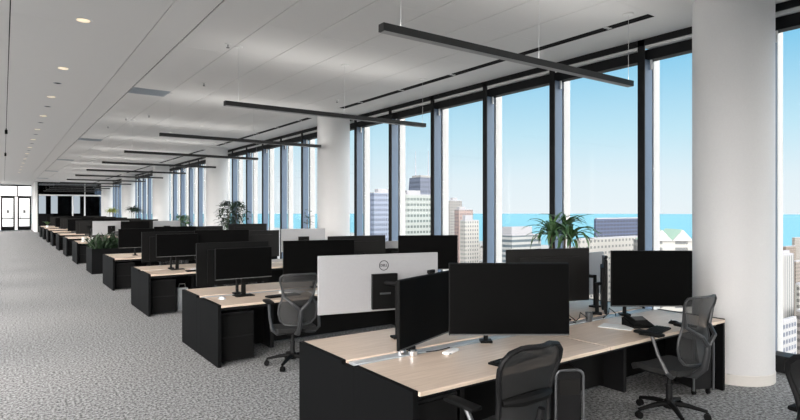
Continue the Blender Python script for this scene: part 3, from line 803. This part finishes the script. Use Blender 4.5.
# ------------------------------------------------------------------ outside: lake, land and towers
GZ = -180.0
M_sea = mat('lake_water', (.062, .145, .18), .8, spec=.1)
M_land = mat('city_ground', (.11, .11, .11), .9, vary=.4, vscale=.01)
q = MB(); q.lathe([(28500, 0), (28500, .5)], (0, 0, GZ - 1), 96); tag(q.build('lake', M_sea), 'turquoise lake stretching to the horizon beyond the windows', 'lake')
q = MB(); q.box(-4000, -4000, GZ - .3, 2300, 9000, GZ); tag(q.build('city_ground', M_land), 'pale city ground far below the windows', 'ground', kind='structure')
FOOT = []
def box_building(name, lab, u0, us, u1, vtop, depth, m_, rz=None, cap=None, zbot=GZ):
    P = at(us, vtop, depth)
    f0 = math.atan((u0 - 400) / FPX) + R(YAW); f1 = math.atan((u1 - 400) / FPX) + R(YAW)
    yl = P.x / math.tan(f0); xr = P.y * math.tan(f1)
    t = thing(name, lab, 'building', (P.x, P.y, zbot))
    W, D, H = xr - P.x, yl - P.y, P.z - zbot
    FOOT.append((P.x + W / 2, P.y + D / 2, math.hypot(W, D) / 2 + 32))
    MB().box(0, 0, 0, W, D, H).build('walls', m_, t)
    roof = mat('roof_' + name, (.13, .13, .14), .8)
    MB().box(W * .02, D * .02, H, W * .98, D * .98, H + 1.2).build('roof', roof, t)
    if cap:
        a, b, h_ = cap; MB().box(W * a, D * .2, H + 1.2, W * b, D * .8, H + 1.2 + h_).build('rooftop_plant', roof, t)
    return t, W, D, H
F = facade
box_building('glass_tower', 'pale blue glass tower left of the slender antenna tower', 368, 374, 392, 193, 900, F('f_blue', (.42, .50, .68), (.22, .30, .52), 8, 4, .5, .7), cap=(.3, .9, 6))
box_building('office_block', 'pale greenish office block with rows of windows below the antenna tower', 396, 402, 434, 195, 700, F('f_green', (.60, .66, .64), (.26, .36, .36), 7, 5, .45, .72), cap=(.2, .6, 5))
# tapered antenna tower
D_ = 1500; P = at(422, 178, D_); k = D_ / FPX
t = thing('antenna_tower', 'dark tapering skyscraper with two tall antennas', 'building', (P.x, P.y, GZ))
H = P.z - GZ; a, b = 9 * k, 14 * k
FOOT.append((P.x, P.y, b * 1.5 + 32))
q = MB(); v = [q.bm.verts.new(p) for p in ((-b, -b, 0), (b, -b, 0), (b, b, 0), (-b, b, 0), (-a, -a, H), (a, -a, H), (a, a, H), (-a, a, H))]
for ff in ((0, 1, 5, 4), (1, 2, 6, 5), (2, 3, 7, 6), (3, 0, 4, 7), (4, 5, 6, 7)): q.bm.faces.new([v[i] for i in ff])
q.build('shaft', F('f_antenna', (.17, .21, .33), (.10, .13, .25), 12, 9, .5, .7), t)
MB().box(-a * .8, -a * .8, H, a * .8, a * .8, H + 6).build('crown', M_land, t)
M_ant = mat('antenna_white', (.12, .12, .14), .6)
for s_ in (-1, 1): MB().tube([(s_ * a * .5, -s_ * a * .5, H + 6), (s_ * a * .5, -s_ * a * .5, H + 6 + 9 * k), (s_ * a * .5, -s_ * a * .5, H + 27 * k)], [1.5, 1.0, .5], 8).build('antenna', M_ant, t)
box_building('residential_tower', 'beige grey residential tower right of the antenna tower', 444, 448, 462, 201, 1000, F('f_beige', (.48, .46, .44), (.26, .27, .30), 5, 6, .5, .6), cap=(.4, .7, 5))
box_building('brick_tower', 'purple brown tower with a pink side right of the beige tower', 454.5, 459, 473, 210, 900, F('f_brick', (.58, .42, .38), (.32, .27, .34), 6, 5, .4, .5), cap=(.1, .5, 4))
box_building('white_tower', 'white tower with stepped top at the left edge of the lake view', 460, 465, 479, 221, 700, F('f_white', (.78, .76, .72), (.36, .40, .46), 5, 4, .5, .45), cap=(.1, .6, 6))
box_building('slab_block', 'narrow grey slab tower behind the first washed windows', 434, 437, 447, 216, 820, F('f_slab', (.62, .62, .64), (.36, .40, .46), 5, 4, .5, .5))
box_building('low_office', 'low white office building with strip windows left of the palm', 496, 512, 541, 236, 650, F('f_strip', (.74, .76, .76), (.30, .42, .52), 6, 400, .5, .99), cap=(.1, .8, 9))
box_building('glass_block', 'dark blue glass block behind the palm and the second mullion', 594, 596, 640, 219, 600, F('f_navy', (.10, .14, .29), (.06, .09, .22), 4, 6, .6, .85))
box_building('terrace_block', 'pale low block in front of the dark blue glass block', 575, 580, 640, 240, 450, F('f_terr', (.70, .68, .64), (.42, .44, .46), 5, 5, .4, .5))
# gabled building
D_ = 420; P = at(655, 241, D_)
t = thing('gabled_building', 'white building with gabled green roofs left of the white column', 'building', (P.x, P.y, GZ), R(-YAW))
k = D_ / FPX; W = 44 * k; H = P.z - GZ
FOOT.append((P.x + 10, P.y, W + 32))
MB().box(-6 * k, 0, 0, W, 28, H).build('walls', F('f_gable', (.74, .72, .68), (.36, .38, .40), 6, 4.5, .6, .5), t)
M_stone = mat('pale_stone', (.18, .175, .17), .8); M_gr = mat('green_copper_roof', (.15, .21, .17), .7)
for x0, x1 in ((-4, 17), (17, 38)):
    q = MB(); q.prism([(x0 * k, -1, H), (x1 * k, -1, H), ((x0 + x1) / 2 * k, -1, H + 11 * k)], (0, 1.6, 0)); q.build('pediment', M_stone, t)
    q = MB(); xm = (x0 + x1) / 2 * k
    q.prism([(x0 * k, .6, H), (x1 * k, .6, H), (xm, .6, H + 11.5 * k)], (0, 27, 0)); q.build('roof', M_gr, t)
box_building('dark_tower', 'slim dark tower just right of the white column', 770, 773, 778, 221, 900, F('f_dark', (.26, .29, .33), (.14, .16, .2), 5, 5, .5, .6))
box_building('white_striped_tower', 'tall white tower with vertical stripes right of the white column', 771, 776, 794, 257, 330, F('f_ws', (.80, .78, .75), (.34, .38, .46), 300, 3.2, .99, .42), cap=(.2, .8, 2))
box_building('window_grid_block', 'lower blue and white gridded block at the foot of the striped tower', 768, 772, 797, 326, 240, F('f_grid', (.68, .68, .70), (.24, .30, .50), 3.4, 3.0, .55, .6))
for i, (u0, us, u1, v, d_, c_, lb) in enumerate((
    (783, 786, 796, 247, 1100, (.42, .32, .26), 'brown brick tower behind the striped tower, nearest the lake'),
    (792, 795, 806, 238, 1500, (.58, .52, .47), 'tan tower at the far right shoreline'),
    (793, 796, 815, 262, 700, (.46, .38, .33), 'reddish brown tower right of the striped tower'),
    (778, 781, 790, 251, 1300, (.66, .66, .68), 'pale tower rising behind the striped tower'),
    (795, 799, 820, 285, 420, (.62, .60, .56), 'cream tower at the right edge of the photo'),
    (796, 800, 830, 312, 330, (.40, .36, .34), 'dark brown low block at the right edge of the photo'))):
    box_building('city_tower', lb, u0, us, u1, v, d_, F('f_c%d' % i, c_, tuple(x * .5 for x in c_), 4.5, 4, .5, .5))
# low city fabric
q = MB(); r_ = random.Random(21)
for i in range(420):
    d_ = r_.uniform(380, 2600); u = r_.choice((r_.uniform(330, 520), r_.uniform(560, 700), r_.uniform(740, 860)))
    P = at(u, 210, d_)
    if P.x > 2250: continue
    if any((P.x - a_) ** 2 + (P.y - b_) ** 2 < c_ ** 2 for a_, b_, c_ in FOOT): continue
    h_ = r_.uniform(8, 45) * (1 if d_ > 600 else .7); s_ = r_.uniform(12, 34)
    q.box(P.x - s_ / 2, P.y - s_ / 2, GZ, P.x + s_ / 2, P.y + s_ * r_.uniform(.4, .8), GZ + h_)
tag(q.build('low_city_blocks', F('f_low', (.62, .60, .57), (.34, .36, .40), 4, 4, .5, .5)), 'pale low city blocks spread far below the towers', 'buildings', kind='stuff')
